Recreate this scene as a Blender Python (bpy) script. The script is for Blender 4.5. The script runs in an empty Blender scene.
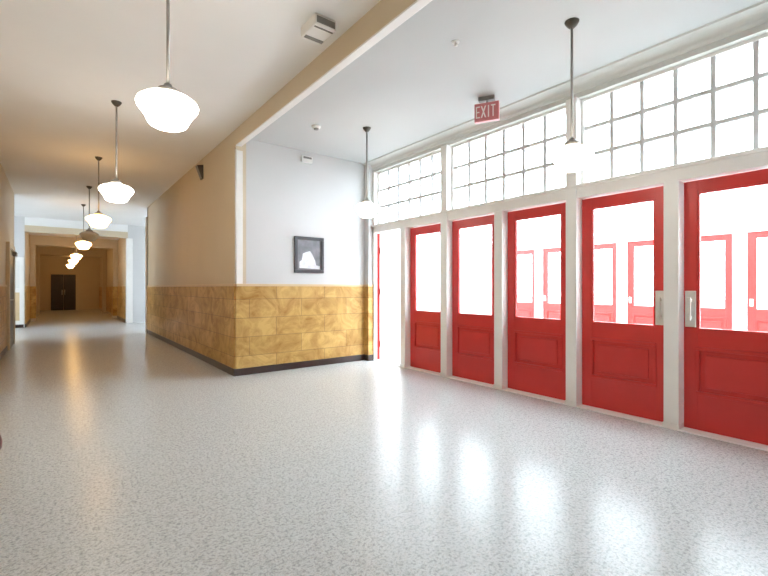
import bpy, bmesh, math, random
from mathutils import Vector, Matrix
random.seed(7)
D = bpy.data
S = bpy.context.scene
COL = S.collection
PI = math.pi

# ------------------------------------------------------------------ helpers
class MB:
    """collects shapes and links them as one mesh object"""
    def __init__(self):
        self.bm = bmesh.new()

    def box(self, x0, x1, y0, y1, z0, z1, bev=0.0, seg=2, mi=0):
        if x0 > x1: x0, x1 = x1, x0
        if y0 > y1: y0, y1 = y1, y0
        if z0 > z1: z0, z1 = z1, z0
        t = bmesh.new()
        v = [t.verts.new(p) for p in ((x0, y0, z0), (x1, y0, z0), (x1, y1, z0), (x0, y1, z0),
                                      (x0, y0, z1), (x1, y0, z1), (x1, y1, z1), (x0, y1, z1))]
        for f in ((3, 2, 1, 0), (4, 5, 6, 7), (0, 1, 5, 4), (1, 2, 6, 5), (2, 3, 7, 6), (3, 0, 4, 7)):
            t.faces.new([v[i] for i in f])
        if bev:
            bmesh.ops.bevel(t, geom=t.edges[:], offset=bev, segments=seg, profile=0.6, affect='EDGES')
        self.merge(t, mi=mi)
        return self

    def merge(self, t, mat=None, mi=0):
        if mat is not None:
            bmesh.ops.transform(t, matrix=mat, verts=t.verts[:])
        m = {}
        for v in t.verts: m[v] = self.bm.verts.new(v.co)
        for f in t.faces:
            try:
                g = self.bm.faces.new([m[v] for v in f.verts]); g.smooth = f.smooth; g.material_index = mi
            except ValueError: pass
        t.free()

    def lathe(self, prof, c=(0, 0, 0), n=32, smooth=True):
        rings = []
        for r, z in prof:
            if r < 1e-5:
                rings.append([self.bm.verts.new((c[0], c[1], c[2] + z))])
            else:
                rings.append([self.bm.verts.new((c[0] + r * math.cos(2 * PI * k / n), c[1] + r * math.sin(2 * PI * k / n), c[2] + z)) for k in range(n)])
        for a, b in zip(rings, rings[1:]):
            for k in range(n):
                k2 = (k + 1) % n
                if len(a) == 1 and len(b) == 1: continue
                if len(a) == 1: f = [a[0], b[k2], b[k]]
                elif len(b) == 1: f = [a[k], a[k2], b[0]]
                else: f = [a[k], a[k2], b[k2], b[k]]
                self.bm.faces.new(f).smooth = smooth
        for r in (rings[0], rings[-1]):
            if len(r) > 1:
                self.bm.faces.new(r)
        return self

    def tube(self, p, q, r, n=12, r2=None):
        p, q = Vector(p), Vector(q)
        d = q - p
        t = bmesh.new()
        bmesh.ops.create_cone(t, cap_ends=True, segments=n, radius1=r, radius2=r if r2 is None else r2, depth=d.length)
        for f in t.faces: f.smooth = len(f.verts) == 4
        m = Matrix.Translation((p + q) / 2) @ d.to_track_quat('Z', 'Y').to_matrix().to_4x4()
        self.merge(t, m)
        return self

    def prism(self, poly, axis, a, b):
        """extrude a 2D polygon along an axis: 'y' takes (x,z) points, 'x' takes (y,z), 'z' takes (x,y)"""
        def P(u, v, w):
            return (u, w, v) if axis == 'y' else ((w, u, v) if axis == 'x' else (u, v, w))
        A = [self.bm.verts.new(P(u, v, a)) for u, v in poly]
        B = [self.bm.verts.new(P(u, v, b)) for u, v in poly]
        n = len(poly)
        for i in range(n):
            self.bm.faces.new([A[i], A[(i + 1) % n], B[(i + 1) % n], B[i]])
        self.bm.faces.new(A); self.bm.faces.new(B[::-1])
        return self

    def build(self, name, mat, parent=None, loc=None):
        bmesh.ops.recalc_face_normals(self.bm, faces=self.bm.faces[:])
        me = D.meshes.new(name)
        if loc is not None:                       # world-space shapes, origin moved to loc
            bmesh.ops.translate(self.bm, vec=-Vector(loc), verts=self.bm.verts[:])
        self.bm.to_mesh(me); self.bm.free()
        for m in (mat if isinstance(mat, (list, tuple)) else [mat]):
            me.materials.append(m)
        o = D.objects.new(name, me); COL.objects.link(o)
        if parent: o.parent = parent
        if loc is not None: o.location = loc
        return o

def tag(o, label=None, cat=None, group=None, kind=None):
    if label: o['label'] = label
    if cat: o['category'] = cat
    if group: o['group'] = group
    if kind: o['kind'] = kind
    return o

def empty(name, loc, rz=0.0):
    o = D.objects.new(name, None); COL.objects.link(o)
    o.empty_display_size = 0.1
    o.location = loc; o.rotation_euler = (0, 0, rz)
    return o

def copy_tree(o, parent=None):
    c = o.copy(); COL.objects.link(c)
    if parent: c.parent = parent
    for ch in [x for x in D.objects if x.parent == o]:
        copy_tree(ch, c)
    return c

# ------------------------------------------------------------------ materials
def new_mat(name):
    m = D.materials.new(name); m.use_nodes = True
    nt = m.node_tree; nt.nodes.clear()
    out = nt.nodes.new('ShaderNodeOutputMaterial')
    return m, nt, out

def N(nt, typ, **kw):
    n = nt.nodes.new(typ)
    for k, v in kw.items():
        if k in n.inputs: n.inputs[k].default_value = v
        else: setattr(n, k, v)
    return n

def paint(name, col, rough=0.5, var=0.04, scale=6.0, bump=0.0, metal=0.0, coat=0.0, spec=0.5):
    m, nt, out = new_mat(name)
    b = N(nt, 'ShaderNodeBsdfPrincipled', Roughness=rough, Metallic=metal)
    b.inputs['Coat Weight'].default_value = coat
    b.inputs['Specular IOR Level'].default_value = spec
    tc = N(nt, 'ShaderNodeTexCoord')
    no = N(nt, 'ShaderNodeTexNoise', Scale=scale, Detail=4.0)
    nt.links.new(tc.outputs['Object'], no.inputs['Vector'])
    r = N(nt, 'ShaderNodeValToRGB')
    c = Vector(col)
    r.color_ramp.elements[0].position = 0.3; r.color_ramp.elements[0].color = (*(c * (1 - var)), 1)
    r.color_ramp.elements[1].position = 0.7; r.color_ramp.elements[1].color = (*[min(1, x) for x in c * (1 + var)], 1)
    nt.links.new(no.outputs['Fac'], r.inputs['Fac'])
    nt.links.new(r.outputs['Color'], b.inputs['Base Color'])
    if bump:
        n2 = N(nt, 'ShaderNodeTexNoise', Scale=90.0, Detail=3.0)
        nt.links.new(tc.outputs['Object'], n2.inputs['Vector'])
        bp = N(nt, 'ShaderNodeBump', Strength=bump, Distance=0.002)
        nt.links.new(n2.outputs['Fac'], bp.inputs['Height'])
        nt.links.new(bp.outputs['Normal'], b.inputs['Normal'])
    nt.links.new(b.outputs['BSDF'], out.inputs['Surface'])
    return m

def emit_mat(name, col, strength):
    m, nt, out = new_mat(name)
    b = N(nt, 'ShaderNodeBsdfPrincipled', Roughness=0.3)
    b.inputs['Base Color'].default_value = (0.9, 0.88, 0.84, 1)
    b.inputs['Emission Color'].default_value = (*col, 1)
    b.inputs['Emission Strength'].default_value = strength
    nt.links.new(b.outputs['BSDF'], out.inputs['Surface'])
    return m

def glass_mat(name, tint=(0.97, 0.985, 0.98)):
    m, nt, out = new_mat(name)
    tr = N(nt, 'ShaderNodeBsdfTransparent'); tr.inputs['Color'].default_value = (*tint, 1)
    gl = N(nt, 'ShaderNodeBsdfGlossy', Roughness=0.02)
    fr = N(nt, 'ShaderNodeFresnel', IOR=1.45)
    mx = N(nt, 'ShaderNodeMixShader')
    ge = N(nt, 'ShaderNodeNewGeometry')           # only the outer faces reflect
    fm = N(nt, 'ShaderNodeMath', operation='SUBTRACT'); fm.inputs[0].default_value = 1.0
    nt.links.new(ge.outputs['Backfacing'], fm.inputs[1])
    mu = N(nt, 'ShaderNodeMath', operation='MULTIPLY')
    nt.links.new(fr.outputs['Fac'], mu.inputs[0]); nt.links.new(fm.outputs[0], mu.inputs[1])
    nt.links.new(mu.outputs[0], mx.inputs['Fac'])
    nt.links.new(tr.outputs['BSDF'], mx.inputs[1]); nt.links.new(gl.outputs['BSDF'], mx.inputs[2])
    nt.links.new(mx.outputs['Shader'], out.inputs['Surface'])
    return m

def terrazzo():
    m, nt, out = new_mat('terrazzo')
    L = nt.links.new
    b = N(nt, 'ShaderNodeBsdfPrincipled', Roughness=0.16)
    b.inputs['Specular IOR Level'].default_value = 0.22
    tc = N(nt, 'ShaderNodeTexCoord')
    n1 = N(nt, 'ShaderNodeTexNoise', Scale=62.0, Detail=2.0, Roughness=0.6)
    n2 = N(nt, 'ShaderNodeTexNoise', Scale=27.0, Detail=2.0, Roughness=0.55)
    for v in (n1, n2): L(tc.outputs['Object'], v.inputs['Vector'])
    r1 = N(nt, 'ShaderNodeValToRGB'); r1.color_ramp.interpolation = 'CONSTANT'
    cr = r1.color_ramp
    cr.elements[0].position = 0.0; cr.elements[0].color = (0.39, 0.40, 0.40, 1)
    cr.elements[1].position = 0.41; cr.elements[1].color = (0.49, 0.50, 0.50, 1)
    for p, c in ((0.475, (0.57, 0.58, 0.58)), (0.54, (0.63, 0.64, 0.64)), (0.61, (0.49, 0.48, 0.46))):
        e = cr.elements.new(p); e.color = (*c, 1)
    L(n1.outputs['Fac'], r1.inputs['Fac'])
    r2 = N(nt, 'ShaderNodeValToRGB'); r2.color_ramp.interpolation = 'CONSTANT'
    r2.color_ramp.elements[0].position = 0.0; r2.color_ramp.elements[0].color = (0.88, 0.88, 0.88, 1)
    r2.color_ramp.elements[1].position = 0.42; r2.color_ramp.elements[1].color = (1, 1, 1, 1)
    L(n2.outputs['Fac'], r2.inputs['Fac'])
    mx = N(nt, 'ShaderNodeMix', data_type='RGBA', blend_type='MULTIPLY'); mx.inputs[0].default_value = 1.0
    L(r1.outputs['Color'], mx.inputs[6]); L(r2.outputs['Color'], mx.inputs[7])
    big = N(nt, 'ShaderNodeTexNoise', Scale=0.7, Detail=5.0); L(tc.outputs['Object'], big.inputs['Vector'])
    rb = N(nt, 'ShaderNodeMapRange'); rb.inputs['To Min'].default_value = 0.215; rb.inputs['To Max'].default_value = 0.262
    L(big.outputs['Fac'], rb.inputs['Value']); L(rb.outputs['Result'], b.inputs['Roughness'])
    L(mx.outputs[2], b.inputs['Base Color'])
    L(b.outputs['BSDF'], out.inputs['Surface'])
    return m

def marble_wainscot():
    m, nt, out = new_mat('wainscot_slabs')
    L = nt.links.new
    b = N(nt, 'ShaderNodeBsdfPrincipled', Roughness=0.38)
    b.inputs['Specular IOR Level'].default_value = 0.2
    tc = N(nt, 'ShaderNodeTexCoord')
    sx = N(nt, 'ShaderNodeSeparateXYZ'); L(tc.outputs['Object'], sx.inputs['Vector'])
    add = N(nt, 'ShaderNodeMath', operation='ADD'); L(sx.outputs['X'], add.inputs[0]); L(sx.outputs['Y'], add.inputs[1])
    cb = N(nt, 'ShaderNodeCombineXYZ'); L(add.outputs[0], cb.inputs['X']); L(sx.outputs['Z'], cb.inputs['Y'])
    br = N(nt, 'ShaderNodeTexBrick'); br.offset = 0.5
    L(cb.outputs['Vector'], br.inputs['Vector'])
    br.inputs['Scale'].default_value = 1.0
    br.inputs['Brick Width'].default_value = 0.82
    br.inputs['Row Height'].default_value = 0.27
    br.inputs['Mortar Size'].default_value = 0.004
    br.inputs['Color1'].default_value = (0.70, 0.46, 0.17, 1)
    br.inputs['Color2'].default_value = (0.55, 0.34, 0.105, 1)
    br.inputs['Mortar'].default_value = (0.36, 0.22, 0.09, 1)
    no = N(nt, 'ShaderNodeTexNoise', Scale=3.2, Detail=8.0, Roughness=0.65, Distortion=1.4)
    L(tc.outputs['Object'], no.inputs['Vector'])
    r = N(nt, 'ShaderNodeValToRGB')
    r.color_ramp.elements[0].position = 0.32; r.color_ramp.elements[0].color = (0.58, 0.46, 0.34, 1)
    r.color_ramp.elements[1].position = 0.62; r.color_ramp.elements[1].color = (1.0, 1.0, 1.0, 1)
    L(no.outputs['Fac'], r.inputs['Fac'])
    mx = N(nt, 'ShaderNodeMix', data_type='RGBA', blend_type='MULTIPLY'); mx.inputs[0].default_value = 1.0
    L(br.outputs['Color'], mx.inputs[6]); L(r.outputs['Color'], mx.inputs[7])
    L(mx.outputs[2], b.inputs['Base Color'])
    L(b.outputs['BSDF'], out.inputs['Surface'])
    return m

M = dict(
    wall=paint('cream_wall_paint', (0.63, 0.53, 0.385), 0.55, 0.02, 1.5, 0.15),
    lobby=paint('off_white_wall_paint', (0.62, 0.62, 0.625), 0.5, 0.02, 1.5, 0.15),
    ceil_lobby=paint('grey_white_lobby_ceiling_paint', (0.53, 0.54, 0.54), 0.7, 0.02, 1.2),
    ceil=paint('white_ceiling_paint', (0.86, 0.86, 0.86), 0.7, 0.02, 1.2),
    trim=paint('off_white_gloss_trim', (0.84, 0.825, 0.80), 0.35, 0.02, 5),
    mullion=paint('grey_white_muntin_paint', (0.62, 0.62, 0.62), 0.4, 0.03, 8),
    cove=paint('pale_grey_cornice_paint', (0.60, 0.60, 0.57), 0.5, 0.02, 5),
    red=paint('red_door_enamel', (0.60, 0.036, 0.032), 0.34, 0.06, 4),
    base=paint('dark_brown_baseboard', (0.035, 0.02, 0.017), 0.35, 0.2, 6),
    steel=paint('satin_steel', (0.72, 0.70, 0.66), 0.35, 0.04, 20, metal=0.6),
    plate=paint('pale_push_plate', (0.70, 0.67, 0.62), 0.4, 0.04, 20, metal=0.25),
    bronze=paint('dark_bronze_metal', (0.10, 0.085, 0.07), 0.4, 0.1, 12, metal=0.6),
    rod=paint('grey_pendant_rod', (0.34, 0.33, 0.31), 0.4, 0.05, 12, metal=0.5),
    lamp=emit_mat('lit_opal_glass', (1.0, 0.90, 0.76), 8.0),
    lamp_warm=emit_mat('lit_amber_opal_glass', (1.0, 0.59, 0.22), 12.0),
    lamp_off=paint('unlit_opal_glass', (0.72, 0.68, 0.60), 0.2, 0.02, 4),
    glass=glass_mat('clear_glass'),
    dark=paint('dark_wood_door', (0.030, 0.016, 0.018), 0.4, 0.15, 5),
    olive=paint('dark_olive_door', (0.085, 0.075, 0.05), 0.4, 0.1, 5),
    white=paint('white_plastic', (0.78, 0.77, 0.74), 0.4, 0.02, 10),
    grey=paint('grey_plastic', (0.22, 0.21, 0.20), 0.5, 0.05, 10),
    frame=paint('dark_grey_picture_frame', (0.055, 0.055, 0.062), 0.35, 0.1, 15),
    photo=paint('grey_photographic_print', (0.20, 0.20, 0.225), 0.4, 0.35, 7),
    photow=paint('white_photographic_print', (0.72, 0.73, 0.78), 0.4, 0.15, 14),
    signred=paint('red_sign_acrylic', (0.62, 0.20, 0.21), 0.3, 0.05, 10),
    signw=paint('white_sign_lettering', (0.9, 0.84, 0.82), 0.4, 0.02, 10),
    seat=paint('dark_red_vinyl', (0.10, 0.012, 0.014), 0.35, 0.1, 10),
    terrazzo=terrazzo(),
    wains=marble_wainscot(),
    cap=paint('wainscot_cap_stone', (0.66, 0.50, 0.30), 0.35, 0.06, 4),
    concrete=paint('pale_concrete', (0.66, 0.65, 0.63), 0.7, 0.06, 2),
    plaster=paint('white_vestibule_plaster', (0.88, 0.87, 0.86), 0.6, 0.02, 2),
)

# ------------------------------------------------------------------ plan (metres; corridor runs along +Y)
XL, XR = -0.80, 2.00          # corridor walls
XD = 4.36                     # entrance wall face
YP = 6.03                     # picture wall
YE = 0.28                     # near end of the alcove
ZC, ZL = 3.48, 3.38           # corridor / lobby ceilings
YB0, YB1 = 13.4, 17.5         # cross hall
YEND, YBK = 30.0, -6.0
WH = 1.30                     # wainscot height
X2 = 9.0                      # outer door row

def struct(name, mb, mat, parent=None, label=None, cat=None, loc=None):
    o = mb.build(name, mat, parent, loc)
    if parent is None: o['kind'] = 'structure'
    if label: o['label'] = label
    if cat: o['category'] = cat
    return o

# floor
f = MB()
f.box(-4.2, 4.45, YBK - 0.2, YEND + 0.2, -0.12, 0)
f.box(4.45, 5.4, YB0 - 0.2, YB1 + 0.2, -0.12, 0)
struct('floor', f, M['terrazzo'], label='pale grey speckled terrazzo floor with a glossy polish', cat='floor')
struct('floor_vestibule', MB().box(4.45, X2 + 0.25, -0.7, 7.4, -0.12, -0.002), M['concrete'],
       label='pale vestibule floor beyond the row of red doors', cat='floor')
struct('ground_outside', MB().box(X2 + 0.25, 60, -40, 50, -0.3, -0.06), M['concrete'],
       label='pale paving outside the outer doors', cat='ground')

# ceilings
c = MB()
c.box(XL - 0.15, XR + 0.15, YBK - 0.15, YB0, ZC, ZC + 0.12)
c.box(-4.2, 5.4, YB0, YB1, ZC, ZC + 0.12)
c.box(XL, XR, YB1, YEND, 3.22, ZC + 0.12)
struct('ceiling', c, M['ceil'], label='white corridor ceiling, golden in the lamp light further back', cat='ceiling')
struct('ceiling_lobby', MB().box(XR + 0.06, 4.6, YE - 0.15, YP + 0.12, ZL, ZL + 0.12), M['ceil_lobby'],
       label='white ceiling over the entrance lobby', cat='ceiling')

# header over the opening between corridor and lobby
h = MB().box(XR, XR + 0.06, YE, YP, 3.255, ZC)
struct('wall_header', h, M['wall'], label='long header beam between corridor and lobby ceilings', cat='beam')
t = MB()
t.box(XR - 0.002, XR + 0.075, YE + 0.02, YP - 0.02, 3.243, 3.258, 0.003)
struct('trim_1', t, M['trim'], label='thin pale edge strip under the header beam', cat='trim')

def wains(parent, boxes, caps, bases, name='wainscot'):
    a = MB(); [a.box(*b) for b in boxes]; a.build('wainscot', M['wains'], parent)
    a = MB(); [a.box(*b, 0.004) for b in caps]; a.build('wainscot_cap', M['cap'], parent)
    a = MB(); [a.box(*b, 0.004) for b in bases]; a.build('baseboard', M['base'], parent)

# corridor right wall
w = struct('wall_right', MB().box(XR, XR + 0.15, YP, YB0, 0, ZC), M['wall'],
           label='corridor wall on the right, cream over golden stone wainscot', cat='wall')
wains(w, [(XR - 0.02, XR, YP, YB0 - 0.1, 0.10, WH - 0.035)], [(XR - 0.03, XR, YP, YB0 - 0.1, WH - 0.035, WH)],
      [(XR - 0.032, XR, YP, YB0 - 0.1, 0, 0.10)])
# picture wall
w = struct('wall_back', MB().box(XR + 0.15, 4.6, YP, YP + 0.12, 0, ZC).box(4.22, 4.34, YP - 0.12, YP, 0, ZL), M['lobby'],
           label='white lobby wall with framed picture over pale stone wainscot', cat='wall')
wains(w, [(XR, 4.22, YP - 0.02, YP, 0.10, WH - 0.035), (4.20, 4.36, YP - 0.14, YP - 0.02, 0.10, WH - 0.035)],
      [(XR, 4.22, YP - 0.03, YP, WH - 0.035, WH), (4.195, 4.36, YP - 0.145, YP - 0.03, WH - 0.035, WH)],
      [(XR - 0.032, 4.22, YP - 0.032, YP, 0, 0.10), (4.19, 4.36, YP - 0.15, YP - 0.03, 0, 0.10)])
# rounded pale corner bead where the two walls meet
cb = MB().tube((XR + 0.008, YP + 0.008, WH), (XR + 0.008, YP + 0.008, 3.2), 0.016, 12)
cb.box(XR + 0.012, XR + 0.10, YP - 0.008, YP, WH, 3.19, 0.003)
struct('trim_2', cb, M['trim'], label='pale corner bead and casing at the lobby wall edge', cat='trim')

# corridor left wall
w = struct('wall_left', MB().box(XL - 0.15, XL, YBK, YB0, 0, ZC), M['wall'],
           label='cream corridor wall at the left edge of the photo', cat='wall')
wains(w, [(XL, XL + 0.02, YBK, 11.15, 0.10, WH - 0.035)], [(XL, XL + 0.03, YBK, 11.15, WH - 0.035, WH)],
      [(XL, XL + 0.032, YBK, 11.15, 0, 0.10)])
# behind the camera
struct('wall_rear', MB().box(XL - 0.15, XR + 0.15, YBK - 0.15, YBK, 0, ZC), M['wall'])
w = struct('wall_near', MB().box(XR, XR + 0.15, YBK, YE, 0, ZC), M['wall'])
struct('wall_lobby_end', MB().box(XR + 0.15, 4.6, YE - 0.15, YE, 0, ZC), M['lobby'])
# far corridor
w = struct('wall_far_left', MB().box(XL - 0.15, XL, YB1 + 0.15, YEND, 0, ZC).box(XL, XL + 0.16, 20.6, 21.2, 0, 3.22).box(XL, XL + 0.16, 25.6, 26.2, 0, 3.22), M['wall'],
           label='far corridor wall on the left with shallow pilasters', cat='wall')
wains(w, [(XL, XL + 0.02, YB1, 20.6, 0.1, WH), (XL, XL + 0.18, 20.58, 21.22, 0.1, WH), (XL, XL + 0.02, 21.2, YEND, 0.1, WH)], [(XL, XL + 0.03, YB1, 20.6, WH, WH + 0.03)],
      [(XL, XL + 0.032, YB1, 20.58, 0, 0.1)])
w = struct('wall_far_right', MB().box(XR, XR + 0.15, YB1 + 0.15, YEND, 0, ZC).box(XR - 0.16, XR, 20.6, 21.2, 0, 3.22).box(XR - 0.16, XR, 25.6, 26.2, 0, 3.22), M['wall'],
           label='far corridor wall on the right with shallow pilasters', cat='wall')
wains(w, [(XR - 0.02, XR, YB1, 20.6, 0.1, WH), (XR - 0.18, XR, 20.58, 21.22, 0.1, WH), (XR - 0.02, XR, 21.2, YEND, 0.1, WH)], [(XR - 0.03, XR, YB1, 20.6, WH, WH + 0.03)],
      [(XR - 0.032, XR, YB1, 20.58, 0, 0.1)])
struct('wall_end', MB().box(XL - 0.15, XR + 0.15, YEND, YEND + 0.15, 0, 3.3), M['wall'],
       label='end wall of the corridor around the dark double doors', cat='wall')
b = MB()
b.box(XL, XR, YB1 - 0.02, YB1 + 0.3, 3.02, 3.22)
struct('trim_3', b, M['wall'], label='cross beam at the far side of the bright cross hall', cat='beam')
struct('trim_4', MB().box(XL, XR, 20.57, 21.23, 2.86, 3.22), M['wall'], label='second cross beam deeper in the corridor', cat='beam')
struct('trim_5', MB().box(XL, XR, 25.57, 26.23, 2.80, 3.22), M['wall'], label='third cross beam near the corridor end', cat='beam')

# cross hall bays, each with a daylit window at its end
def bay(side):
    sg = 1 if side == 'right' else -1
    xi = XR if sg > 0 else XL
    xo = 5.2 if sg > 0 else -4.0
    w = MB()
    w.box(xi, xo + 0.15 * sg, YB0 - 0.15, YB0, 0, ZC)
    w.box(xi, xo + 0.15 * sg, YB1, YB1 + 0.148, 0, ZC)
    w.box(xo, xo + 0.15 * sg, YB0, YB1, 0, 0.85)
    w.box(xo, xo + 0.15 * sg, YB0, YB1, 3.1, ZC)
    w.box(xo, xo + 0.15 * sg, YB0, YB0 + 1.2, 0.85, 3.1)
    w.box(xo, xo + 0.15 * sg, YB1 - 1.2, YB1, 0.85, 3.1)
    struct('wall_cross_hall_' + side, w, M['lobby'], label='white wall of the cross hall on the %s of the corridor' % side, cat='wall')
    win = empty('window_%d' % (5 if sg > 0 else 6), (xo + 0.07 * sg, (YB0 + YB1) / 2, 0.85)); win['kind'] = 'structure'
    hw = (YB1 - YB0) / 2 - 1.2
    fr = MB()
    fr.box(-0.04, 0.04, -hw, hw, 0, 0.06).box(-0.04, 0.04, -hw, hw, 2.19, 2.25)
    for k in range(4):
        y = -hw + k * 2 * hw / 3
        fr.box(-0.04, 0.04, y - 0.03, y + 0.03, 0.06, 2.19)
    fr.build('window_frame', M['trim'], win)
    MB().box(-0.004, 0.004, -hw, hw, 0.06, 2.19).build('window_pane', M['glass'], win)
bay('right'); bay('left')

# ------------------------------------------------------------------ entrance wall: posts, bands, cornice
posts = [5.085, 4.195, 3.272, 2.340, 1.422, 0.505]
PW = 0.118
def post(y, top, x0=4.28, w=PW):
    p = MB()
    p.box(x0, 4.47, y - w / 2, y + w / 2, 0, top, 0.006)
    p.box(x0 - 0.008, 4.44, y - w / 2 - 0.006, y + w / 2 + 0.006, 0, 0.05, 0.003)
    return p
names = ['white door post between the open doorway and the leftmost shut red door',
         'tall white post between the first two shut red doors', 'white door post between the second and third shut red doors',
         'tall white post behind the nearer lobby pendant, between two red doors', 'wide white post flanked by two pale push plates',
         'white post at the near end of the door row']
tn = 6
for i, y in enumerate(posts):
    tall = i in (1, 3, 5)
    struct('trim_%d' % tn, post(y, 3.23 if tall else 2.18), M['trim'], label=names[i], cat='door post', loc=(4.37, y, 0)) ; tn += 1
# jamb at the far end and infill at the near end
struct('trim_%d' % tn, MB().box(4.30, 4.47, 5.86, YP - 0.12, 0, 3.23, 0.005), M['trim'], label='white jamb beside the lobby wall at the open doorway', cat='door post'); tn += 1
struct('wall_front', MB().box(4.34, 4.5, YE, 0.45, 0, 3.23), M['trim'])
# band over the doors + frieze + cove
bd = MB()
bd.box(4.30, 4.47, YE, YP - 0.12, 2.18, 2.30, 0.004)
bd.box(4.275, 4.40, YE, YP - 0.12, 2.285, 2.315, 0.006)
struct('trim_%d' % tn, bd, M['trim'], label='white band running between the red doors and the windows above', cat='trim'); tn += 1
cv = [(4.5, 3.225), (4.315, 3.225), (4.315, 3.275), (4.30, 3.28), (4.285, 3.30)]
for k in range(1, 7):
    a = k / 6 * PI / 2
    cv.append((4.285 - 0.105 * (1 - math.cos(a)), 3.30 + 0.065 * math.sin(a)))
cv += [(4.17, 3.38), (4.5, 3.38)]
struct('trim_%d' % tn, MB().prism(cv, 'y', YE, YP), M['cove'], label='cove cornice above the row of high windows', cat='cornice'); tn += 1
struct('wall_entrance_top', MB().box(4.5, 4.6, YE, YP, 3.225, 3.45), M['lobby'])

# transom windows (three bays of six by three panes)
bays = [(5.86, 4.195 + PW / 2), (4.195 - PW / 2, 2.340 + PW / 2), (2.340 - PW / 2, 0.505 + PW / 2)]
wl = ['gridded high window at the far end beside the lobby wall', 'gridded high window in the middle, between the two tall posts',
      'gridded high window nearest the camera at the right edge']
for i, (y1, y0) in enumerate(bays):
    win = empty('window_%d' % (i + 1), (4.41, (y0 + y1) / 2, 2.315)); tag(win, wl[i], 'window', 'gridded windows above the red doors', 'structure')
    hw = (y1 - y0) / 2; H = 0.91
    fr = MB()
    e = 0.03
    fr.box(-0.03, 0.03, -hw, hw, 0, e, 0.003).box(-0.03, 0.03, -hw, hw, H - e, H, 0.003)
    fr.box(-0.03, 0.03, -hw, -hw + e, e, H - e, 0.003).box(-0.03, 0.03, hw - e, hw, e, H - e, 0.003)
    fr.build('window_frame', M['trim'], win)
    mu = MB()
    m_ = 0.018
    for k in range(1, 6):
        y = -hw + e + (2 * hw - 2 * e) * k / 6
        mu.box(-0.022, 0.018, y - m_, y + m_, e, H - e)
    for k in range(1, 3):
        z = e + (H - 2 * e) * k / 3
        mu.box(-0.021, 0.017, -hw + e, hw - e, z - m_, z + m_)
    mu.build('muntin', M['mullion'], win)
    MB().box(0.0, 0.006, -hw + e, hw - e, e, H - e).build('window_pane', M['glass'], win)

# ------------------------------------------------------------------ red doors
def make_door(name, loc, W, rz=0.0, plate=0, H=2.172, hinge=True, mirror=1, thick=0.045):
    """local x = thickness (0 is the lobby face), local y = width (centred)"""
    d = empty(name, loc, rz)
    d['kind'] = 'structure'
    h = W / 2; st = 0.10; z0 = 0.015
    lock0, lock1, tr = 0.72, 0.88, H - 0.105
    lf = MB()
    lf.box(0, thick, -h, -h + st, z0, H, 0.003).box(0, thick, h - st, h, z0, H, 0.003)
    lf.box(0.001, thick - 0.001, -h + st, h - st, tr, H - 0.001)
    lf.box(0.001, thick - 0.001, -h + st, h - st, lock0, lock1)
    lf.box(0.001, thick - 0.001, -h + st, h - st, z0, 0.33)
    lf.build('leaf', M['red'], d)
    mo = MB()                                   # glazing bead
    g = 0.014
    for a, b2, c0, c1 in ((-h + st, h - st, lock1, lock1 + g), (-h + st, h - st, tr - g, tr),
                          (-h + st, -h + st + g, lock1 + g, tr - g), (h - st - g, h - st, lock1 + g, tr - g)):
        mo.box(0.006, thick - 0.006, a, b2, c0, c1)
    mo.build('glazing_bead', M['red'], d)
    MB().box(thick / 2 - 0.003, thick / 2 + 0.003, -h + st + 0.002, h - st - 0.002, lock1 + 0.002, tr - 0.002).build('glass_pane', M['glass'], d)
    pn = MB()                                   # sunk panel with raised field, and its bolection moulding
    pn.box(0.014, thick - 0.014, -h + st - 0.004, h - st + 0.004, 0.326, lock0 + 0.004)
    pn.box(0.004, 0.03, -h + st + 0.055, h - st - 0.055, 0.33 + 0.055, lock0 - 0.055, 0.008)
    pn.build('panel', M['red'], d)
    ml = MB()
    for a, b2, c0, c1 in ((-h + st - 0.012, h - st + 0.012, lock0 - 0.018, lock0 + 0.012), (-h + st - 0.012, h - st + 0.012, 0.318, 0.348),
                          (-h + st - 0.012, -h + st + 0.018, 0.348, lock0 - 0.018), (h - st - 0.018, h - st + 0.012, 0.348, lock0 - 0.018)):
        ml.box(-0.009, 0.016, a, b2, c0, c1, 0.006)
    ml.build('panel_moulding', M['red'], d)
    if plate:
        y = plate * (h - 0.052)
        p = MB().box(-0.012, 0.0, y - 0.040, y + 0.040, 0.90, 1.215, 0.004).build('push_plate', M['plate'], d)
        MB().box(-0.05, -0.012, y - 0.014, y + 0.014, 0.97, 0.995, 0.004).box(-0.05, -0.012, y - 0.014, y + 0.014, 1.12, 1.145, 0.004)\
            .box(-0.062, -0.044, y - 0.016, y + 0.016, 0.955, 1.16, 0.005).build('pull_handle', M['plate'], p)
    if hinge:
        s = -mirror
        for z in (0.28, 1.18, 1.88):
            MB().tube((-0.006, s * (h + 0.003), z - 0.05), (-0.006, s * (h + 0.003), z + 0.05), 0.008, 10).build('hinge', M['bronze'], d)
    return d

gaps = [(posts[i] - PW / 2, posts[i + 1] + PW / 2) for i in range(5)]   # five closed doors
dl = ['leftmost shut red half-glazed door, narrow in view, right of the open doorway',
      'second shut red half-glazed door from the left, under the first tall post of the windows',
      'middle one of the five shut red doors, left of the tall post behind the pendant lamp',
      'red half-glazed door with a pale push plate on its right edge',
      'red half-glazed door cut by the right edge, pale push plate on its left edge']
for i, (y1, y0) in enumerate(gaps):
    W = y1 - y0 - 0.012
    plate = {3: -1, 4: 1}.get(i, 0)
    d = make_door('door_%d' % (i + 1), (4.385, (y0 + y1) / 2, 0), W, 0, plate, hinge=False)
    tag(d, dl[i], 'door', 'red entrance doors')
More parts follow.
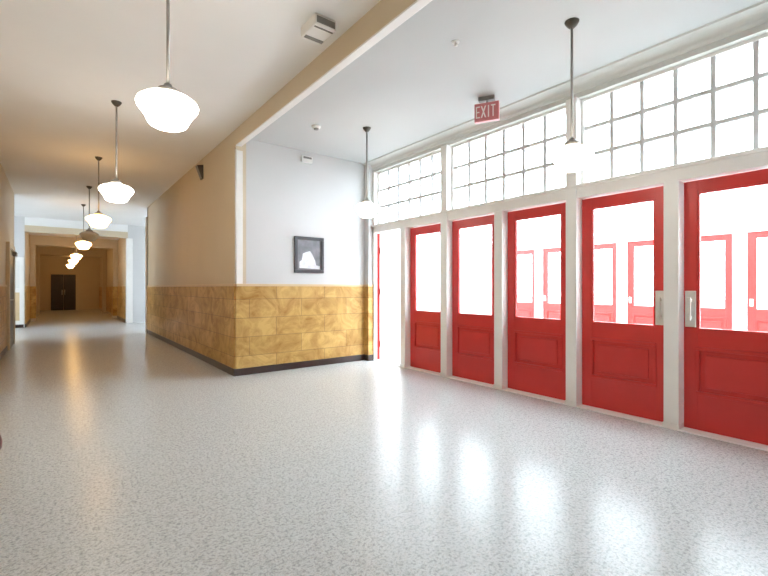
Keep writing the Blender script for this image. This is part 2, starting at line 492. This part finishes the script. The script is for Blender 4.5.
# threshold strips, light coming under the doors painted as off-white
tb = [(5.86, posts[0] + PW / 2)] + gaps
tl = ['threshold strip painted pale as light in the open doorway', 'threshold strip painted pale as light under the leftmost shut red door', 'threshold strip painted pale as light under the second shut red door',
      'threshold strip painted pale as light under the middle shut red door', 'threshold strip painted pale as light under the red door with the push plate at right', 'threshold strip painted pale as light under the red door at the right edge']
for i, (y1, y0) in enumerate(tb):
    o = MB().box(4.27, 4.47, y0 + 0.004, y1 - 0.004, 0, 0.014, 0.004).build('trim_%d' % tn, M['plaster'], None, (4.37, (y0 + y1) / 2, 0)); tn += 1
    tag(o, tl[i], 'threshold', 'door thresholds', 'structure')
# open door: hinged at its far jamb, folded outward until it shows only its edge
W = 0.75
ang = math.radians(142)
hx, hy = 4.40, 5.83
# closed leaf runs from the hinge along -Y; swing outwards (+X)
d = make_door('door_6', (0, 0, 0), W, 0, 0, hinge=True)
dirv = Vector((math.sin(ang), -math.cos(ang)))
rz = math.atan2(dirv.y, dirv.x) + PI / 2          # local -Y points along dirv
nx = Vector((math.cos(rz), math.sin(rz)))
ctr = Vector((hx, hy)) + dirv * (W / 2)
d.location = (ctr.x, ctr.y, 0); d.rotation_euler = (0, 0, rz)
tag(d, 'red door swung wide open outward, seen edge on beside the lobby wall', 'door', 'red entrance doors')
for ch in [x for x in D.objects if x.parent == d and x.name.startswith('hinge')]:
    ch.location.y = W + 0.006

# ------------------------------------------------------------------ vestibule and outer doors
struct('wall_vestibule_left', MB().box(4.6, X2 + 0.2, 7.2, 7.35, 0, 2.4), M['plaster'], label='white vestibule wall seen through the open doorway', cat='wall')
struct('wall_vestibule_left_return', MB().box(4.5, 4.6, YP + 0.12, 7.35, 0, 2.4), M['plaster'])
struct('wall_vestibule_right', MB().box(4.6, X2 + 0.2, -0.6, -0.45, 0, 2.4), M['plaster'])
struct('wall_vestibule_right_return', MB().box(4.5, 4.6, -0.6, YE, 0, 2.4), M['plaster'])
rf = empty('added_roof_vestibule', (4.5, 3.4, 2.24)); tag(rf, 'glazed roof with white bars, added to brighten the vestibule behind the red doors', 'added glass roof', None, 'structure')  # roof glazing made up so skylight brightens the vestibule
bars = MB()
for k in range(6):
    y = -4.0 + 7.95 * k / 5
    bars.box(0.0, 4.7, y + 0.01, y + 0.05, 0, 0.05)
bars.box(0.0, 0.05, -4.0, 3.95, 0, 0.05).box(4.65, 4.7, -4.0, 3.95, 0, 0.05)
bars.build('glazing_bar', M['trim'], rf)
MB().box(0.0, 4.7, -4.0, 3.95, 0.05, 0.058).build('glass_pane', M['glass'], rf)
OP = [1.06 + 0.93 * k for k in range(7)]
ow = MB().box(X2, X2 + 0.15, -0.6, OP[0] - 0.09, 0, 2.24).box(X2, X2 + 0.15, OP[-1] + 0.09, 7.2, 0, 2.24)
ow.box(X2, X2 + 0.15, OP[0] - 0.09, OP[-1] + 0.09, 2.16, 2.24)
struct('wall_outer', ow, M['plaster'], label='white wall framing the outer doors across the vestibule', cat='wall')
for k, y in enumerate(OP):
    p = MB().box(X2 - 0.04, X2 + 0.15, y - 0.09, y + 0.09, 0, 2.16, 0.005)
    o = p.build('trim_%d' % tn, M['plaster'], None, (X2, y, 0)); tn += 1
    tag(o, 'white post between outer red doors across the vestibule, %s from the right' % ['first', 'second', 'third', 'fourth', 'fifth', 'sixth', 'seventh'][k], 'door post', 'outer door posts', 'structure')
proto = None
ol = ['outer red door seen at the right edge through the nearest glass', 'outer red door seen left of its white post through the nearest glass',
      'outer red door seen on the right through the glass of the door with the right-hand plate', 'outer red door seen on the left through the glass of the door with the right-hand plate',
      'outer red door seen on the right through the middle red door', 'outer red door seen on the left through the middle red door']
for k in range(6):
    y = (OP[k] + OP[k + 1]) / 2
    if proto is None:
        o = proto = make_door('door_%d' % (7 + k), (X2 + 0.03, y, 0), 0.93 - 0.18 - 0.01, 0, 0, hinge=False)
        MB().box(-0.012, 0.0, 0.295, 0.345, 0.94, 1.06, 0.004).build('push_plate', M['plate'], o)
    else:
        o = copy_tree(proto); o.location = (X2 + 0.03, y, 0); o.name = 'door_%d' % (7 + k)
        if k % 2 == 1: pass
    tag(o, ol[k], 'door', 'outer red doors', 'structure')

# ------------------------------------------------------------------ pendant lamps
def make_pendant(loc, zc, zs, lit='lamp', sc=1.0):
    """origin at the ceiling; zs is the middle height of the glass"""
    r = empty('pendant_lamp', (loc[0], loc[1], zc))
    MB().lathe([(0, 0), (0.056, 0), (0.054, -0.01), (0.04, -0.032), (0.017, -0.055), (0.0, -0.056)], n=24).build('canopy', M['bronze'], r)
    top = zs + 0.115 * sc - zc
    MB().tube((0, 0, -0.05), (0, 0, top + 0.04), 0.010, 12).build('rod', M['rod'], r)
    MB().lathe([(0, 0.055), (0.022, 0.052), (0.03, 0.03), (0.058, 0.02), (0.064, -0.012), (0.0, -0.013)], (0, 0, top), 24).build('fitter', M['rod'], r)
    prof = [(0.055, -0.005), (0.062, -0.018), (0.10, -0.030), (0.145, -0.050), (0.175, -0.078), (0.184, -0.105), (0.178, -0.132),
            (0.158, -0.165), (0.138, -0.200), (0.125, -0.235), (0.112, -0.265), (0.088, -0.282), (0.045, -0.290), (0.0, -0.291)]
    prof = [(a * sc, b * 0.80 * sc) for a, b in prof]
    MB().lathe(prof, (0, 0, top), 40).build('lamp_shade', M[lit or 'lamp_off'], r)
    return r
cor = [(3.03, 'lamp'), (6.02, 'lamp'), (8.76, 'lamp_warm'), (11.4, None), (13.95, 'lamp_warm'), (19.3, 'lamp_warm'), (22.9, 'lamp_warm'), (27.6, 'lamp_warm')]
cl = ['lit opal pendant lamp nearest the camera in the corridor, largest of the row', 'lit opal pendant lamp second in the corridor row',
      'lit opal pendant lamp third in the corridor row', 'unlit opal pendant lamp fourth in the corridor row, half hidden behind the third',
      'lit opal pendant lamp fifth in the corridor row, at the cross hall', 'small lit pendant lamp just beyond the cross hall',
      'small lit pendant lamp second beyond the cross hall', 'farthest lit pendant lamp, above the dark double doors']
for (y, lit), l in zip(cor, cl):
    zc = ZC if y < YB1 else 3.22
    p = make_pendant((0.57, y), zc, 2.39, lit)
    tag(p, l, 'pendant lamp', 'pendant lamps along the corridor')
for (x, y), l in zip([(3.285, 4.64), (3.28, 1.785)], ['lit opal pendant lamp in the lobby near the framed picture', 'lit opal pendant lamp in the lobby in front of the high windows at right']):
    p = make_pendant((x, y), ZL, 2.285, 'lamp', 0.88)
    tag(p, l, 'pendant lamp', 'pendant lamps in the lobby')

# ------------------------------------------------------------------ framed picture
p = empty('framed_picture', (3.15, YP, 1.476)); tag(p, 'small dark-framed black and white picture on the white lobby wall', 'picture')
hw, H, e = 0.255, 0.565, 0.05
fr = MB()
fr.box(-hw, hw, -0.03, 0, 0, e, 0.006).box(-hw, hw, -0.03, 0, H - e, H, 0.006)
fr.box(-hw, -hw + e, -0.03, 0, e, H - e, 0.006).box(hw - e, hw, -0.03, 0, e, H - e, 0.006)
fr.build('frame', M['frame'], p)
pr = MB().box(-hw + e, hw - e, -0.012, -0.002, e, H - e).build('print', M['photo'], p)
a = MB()
a.prism([(-0.17, 0.075), (0.185, 0.065), (0.185, 0.11), (0.12, 0.125), (0.10, 0.20), (0.05, 0.30), (0.01, 0.345), (-0.06, 0.325), (-0.11, 0.30), (-0.13, 0.20), (-0.17, 0.17)], 'y', -0.0135, -0.012)
a.build('pale_shape', M['photow'], pr)

# ------------------------------------------------------------------ exit sign
p = empty('exit_sign', (3.82, 3.07, ZL), math.radians(-62)); tag(p, 'small red exit sign hung from the lobby ceiling before the windows', 'sign')
MB().box(-0.09, 0.09, -0.035, 0.035, -0.045, 0, 0.006).build('mount', M['grey'], p)
MB().tube((0, 0, -0.045), (0, 0, -0.075), 0.012).build('stem', M['grey'], p)
bd = MB().box(-0.135, 0.135, -0.03, 0.03, -0.275, -0.07, 0.008).build('sign_body', M['signred'], p)
lt = MB()
def stroke(x, z, w, h): lt.box(x, x + w, -0.033, -0.029, z, z + h)
z0, lh, lw, sw = -0.235, 0.13, 0.045, 0.012
x = -0.117
stroke(x, z0, sw, lh); stroke(x, z0, lw, sw); stroke(x, z0 + lh / 2 - sw / 2, lw * 0.85, sw); stroke(x, z0 + lh - sw, lw, sw)      # E
x += 0.062
for sgn in (1, -1):                                                                                                            # X
    q = 0.007
    xa, xb = (x, x + lw) if sgn > 0 else (x + lw, x)
    lt.prism([(xa - q, z0), (xa + q, z0), (xb + q, z0 + lh), (xb - q, z0 + lh)], 'y', -0.033, -0.029)
x += 0.066
stroke(x + 0.006, z0, sw, lh)                                                                                                  # I
x += 0.038
stroke(x, z0 + lh - sw, lw + 0.004, sw); stroke(x + (lw - sw) / 2 + 0.002, z0, sw, lh)                                         # T
lt.build('lettering', M['signw'], bd)

# ------------------------------------------------------------------ small ceiling and wall fixtures
p = empty('ceiling_speaker', (1.76, 3.20, ZC)); tag(p, 'white box with dark slots on the corridor ceiling beside the header', 'ceiling fixture')
MB().box(-0.10, 0.10, -0.13, 0.13, -0.09, 0, 0.012).build('housing', M['white'], p)
MB().box(-0.085, 0.085, -0.133, -0.128, -0.075, -0.02).build('slot', M['grey'], p)
MB().box(-0.085, 0.085, 0.128, 0.133, -0.075, -0.02).build('slot', M['grey'], p)
MB().box(-0.085, 0.085, -0.10, -0.085, -0.094, -0.089).build('slot', M['grey'], p)
MB().box(-0.085, 0.085, 0.06, 0.10, -0.094, -0.089).build('slot', M['grey'], p)

def detector(loc, label, r=0.055):
    p = empty('smoke_detector', loc); tag(p, label, 'smoke detector')
    MB().lathe([(0, 0), (r, 0), (r, -0.018), (r * 0.8, -0.03), (0, -0.031)], n=24).build('base', M['white'], p)
    MB().lathe([(0, -0.03), (r * 0.62, -0.03), (r * 0.55, -0.048), (0, -0.05)], n=24).build('sensor_cap', M['grey'], p)
detector((2.72, 5.0, ZL), 'small round detector on the lobby ceiling above the picture')
p = empty('sprinkler_head', (2.75, 2.55, ZL)); tag(p, 'tiny pale sprinkler head on the lobby ceiling close to the header', 'sprinkler')
MB().lathe([(0, 0), (0.035, 0), (0.03, -0.008), (0.0, -0.009)], n=20).build('escutcheon', M['white'], p)
MB().lathe([(0, -0.008), (0.008, -0.008), (0.008, -0.03), (0.018, -0.034), (0, -0.036)], n=14).build('deflector', M['steel'], p)
p = empty('wall_alarm', (3.10, YP, 3.20)); tag(p, 'small pale grey alarm high on the lobby wall above the picture', 'alarm')
MB().box(-0.09, 0.09, -0.05, 0, 0, 0.10, 0.008).build('housing', M['white'], p)
MB().box(-0.07, 0.07, -0.054, -0.048, 0.055, 0.085).build('grille', M['grey'], p)
p = empty('wall_speaker', (XR, 7.75, 3.12)); tag(p, 'small dark wedge-shaped speaker high on the right corridor wall', 'speaker')
MB().prism([(0, 0.0), (-0.02, 0.0), (-0.10, 0.22), (0, 0.24)], 'y', -0.06, 0.06).build('housing', M['bronze'], p)
MB().prism([(-0.022, 0.018), (-0.030, 0.016), (-0.102, 0.21), (-0.094, 0.212)], 'y', -0.048, 0.048).build('grille', M['grey'], p)

# stool just poking in at the left edge
p = empty('round_stool', (-0.414, 2.84, 0)); tag(p, 'dark red padded stool poking in at the left edge of the photo', 'stool')
MB().lathe([(0, 0.43), (0.185, 0.43), (0.198, 0.445), (0.2, 0.475), (0.192, 0.505), (0.16, 0.525), (0, 0.535)], n=36).build('seat', M['seat'], p)
MB().lathe([(0.15, 0.40), (0.16, 0.40), (0.16, 0.432), (0.15, 0.432)], n=28).build('seat_ring', M['bronze'], p)
for k in range(4):
    a = PI / 4 + k * PI / 2
    MB().tube((0.15 * math.cos(a), 0.15 * math.sin(a), 0), (0.12 * math.cos(a), 0.12 * math.sin(a), 0.43), 0.013).build('leg', M['bronze'], p)

# ------------------------------------------------------------------ corridor doors
d = empty('door_13', (XL, 11.95, 0)); tag(d, 'dark narrow door on the left corridor wall with a closer at its top', 'door', None, 'structure')
MB().box(0, 0.04, -0.58, 0.58, 0, 2.06, 0.004).build('leaf', M['olive'], d)
MB().box(0, 0.06, -0.70, -0.58, 0, 2.16, 0.004).box(0, 0.06, 0.58, 0.70, 0, 2.16, 0.004).box(0, 0.06, -0.58, 0.58, 2.06, 2.16, 0.004).build('casing', M['wall'], d)
MB().box(0.04, 0.11, 0.25, 0.52, 1.94, 2.02, 0.006).build('door_closer', M['grey'], d)
MB().tube((0.04, -0.48, 1.0), (0.09, -0.48, 1.0), 0.012).tube((0.09, -0.49, 1.0), (0.09, -0.38, 1.0), 0.011).build('door_handle', M['steel'], d)

d = empty('door_14', (-1.27, YB1, 0)); tag(d, 'white glazed door with cream lower panels in the left cross hall', 'door', None, 'structure')
lf = MB()
lf.box(-0.45, -0.35, -0.05, 0, 0.02, 2.2, 0.004).box(0.35, 0.45, -0.05, 0, 0.02, 2.2, 0.004)
lf.box(-0.35, 0.35, -0.05, 0, 2.08, 2.2).box(-0.35, 0.35, -0.05, 0, 1.1, 1.24).box(-0.35, 0.35, -0.05, 0, 0.02, 0.22)
lf.box(-0.05, 0.05, -0.05, 0, 0.22, 1.1)
lf.build('leaf', M['trim'], d)
MB().box(-0.35, 0.35, -0.03, -0.02, 1.24, 2.08).build('glass_pane', M['white'], d)
MB().box(-0.35, -0.05, -0.025, 0, 0.22, 1.1).box(0.05, 0.35, -0.025, 0, 0.22, 1.1).build('panel', M['cap'], d)
MB().box(-0.45, 0.45, -0.055, -0.05, 0.0, 0.1).build('kick_plate', M['base'], d)

d = empty('door_15', (0.30, YEND, 0)); tag(d, 'dark double doors at the far end of the corridor', 'door', None, 'structure')
for s in (-1, 1):
    l = MB().box(0.005 * s, 0.56 * s, -0.05, 0, 0, 2.0, 0.004).build('leaf', M['dark'], d)
    MB().tube((0.06 * s, -0.09, 0.85), (0.06 * s, -0.09, 1.15), 0.012).build('door_handle', M['steel'], l)
MB().box(-0.66, -0.56, -0.06, 0, 0, 2.1).box(0.56, 0.66, -0.06, 0, 0, 2.1).box(-0.56, 0.56, -0.06, 0, 2.0, 2.1).build('casing', M['wall'], d)
MB().box(XR - 0.045, XR - 0.0, 13.0, 13.3, 0, 2.3, 0.004)
struct('trim_%d' % tn, MB().box(XR - 0.05, XR + 0.15, YB0 - 0.10, YB0 + 0.03, 0, 3.2, 0.005), M['trim'], label='white casing where the right corridor wall meets the cross hall', cat='trim'); tn += 1
struct('trim_%d' % tn, MB().box(XR - 0.05, XR + 0.15, YB1 - 0.03, YB1 + 0.16, 0, 3.0, 0.005), M['trim'], label='white casing on the far side of the right cross hall', cat='trim'); tn += 1

# ------------------------------------------------------------------ daylight and camera
W_ = D.worlds.new('overcast_sky'); S.world = W_; W_.use_nodes = True
bg = W_.node_tree.nodes['Background']
bg.inputs['Color'].default_value = (0.80, 0.90, 1.0, 1); bg.inputs['Strength'].default_value = 10.5

cam = D.cameras.new('camera'); co = D.objects.new('camera', cam); COL.objects.link(co)
cam.sensor_width = 36; cam.lens = 36 * 425 / 768
cam.clip_start = 0.05; cam.clip_end = 200
co.location = (0, 0, 1.24); co.rotation_euler = (PI / 2, 0, math.radians(-37.6))
S.camera = co

S.view_settings.view_transform = 'Standard'; S.view_settings.look = 'None'
S.view_settings.gamma = 1.0; S.view_settings.exposure = 0.54
S.view_settings.use_curve_mapping = False
cy = S.cycles
cy.use_denoising = True
cy.use_light_tree = False; cy.max_bounces = 12; cy.diffuse_bounces = 8; cy.glossy_bounces = 5; cy.transparent_max_bounces = 16
cy.sample_clamp_indirect = 8
cy.caustics_reflective = False; cy.caustics_refractive = False
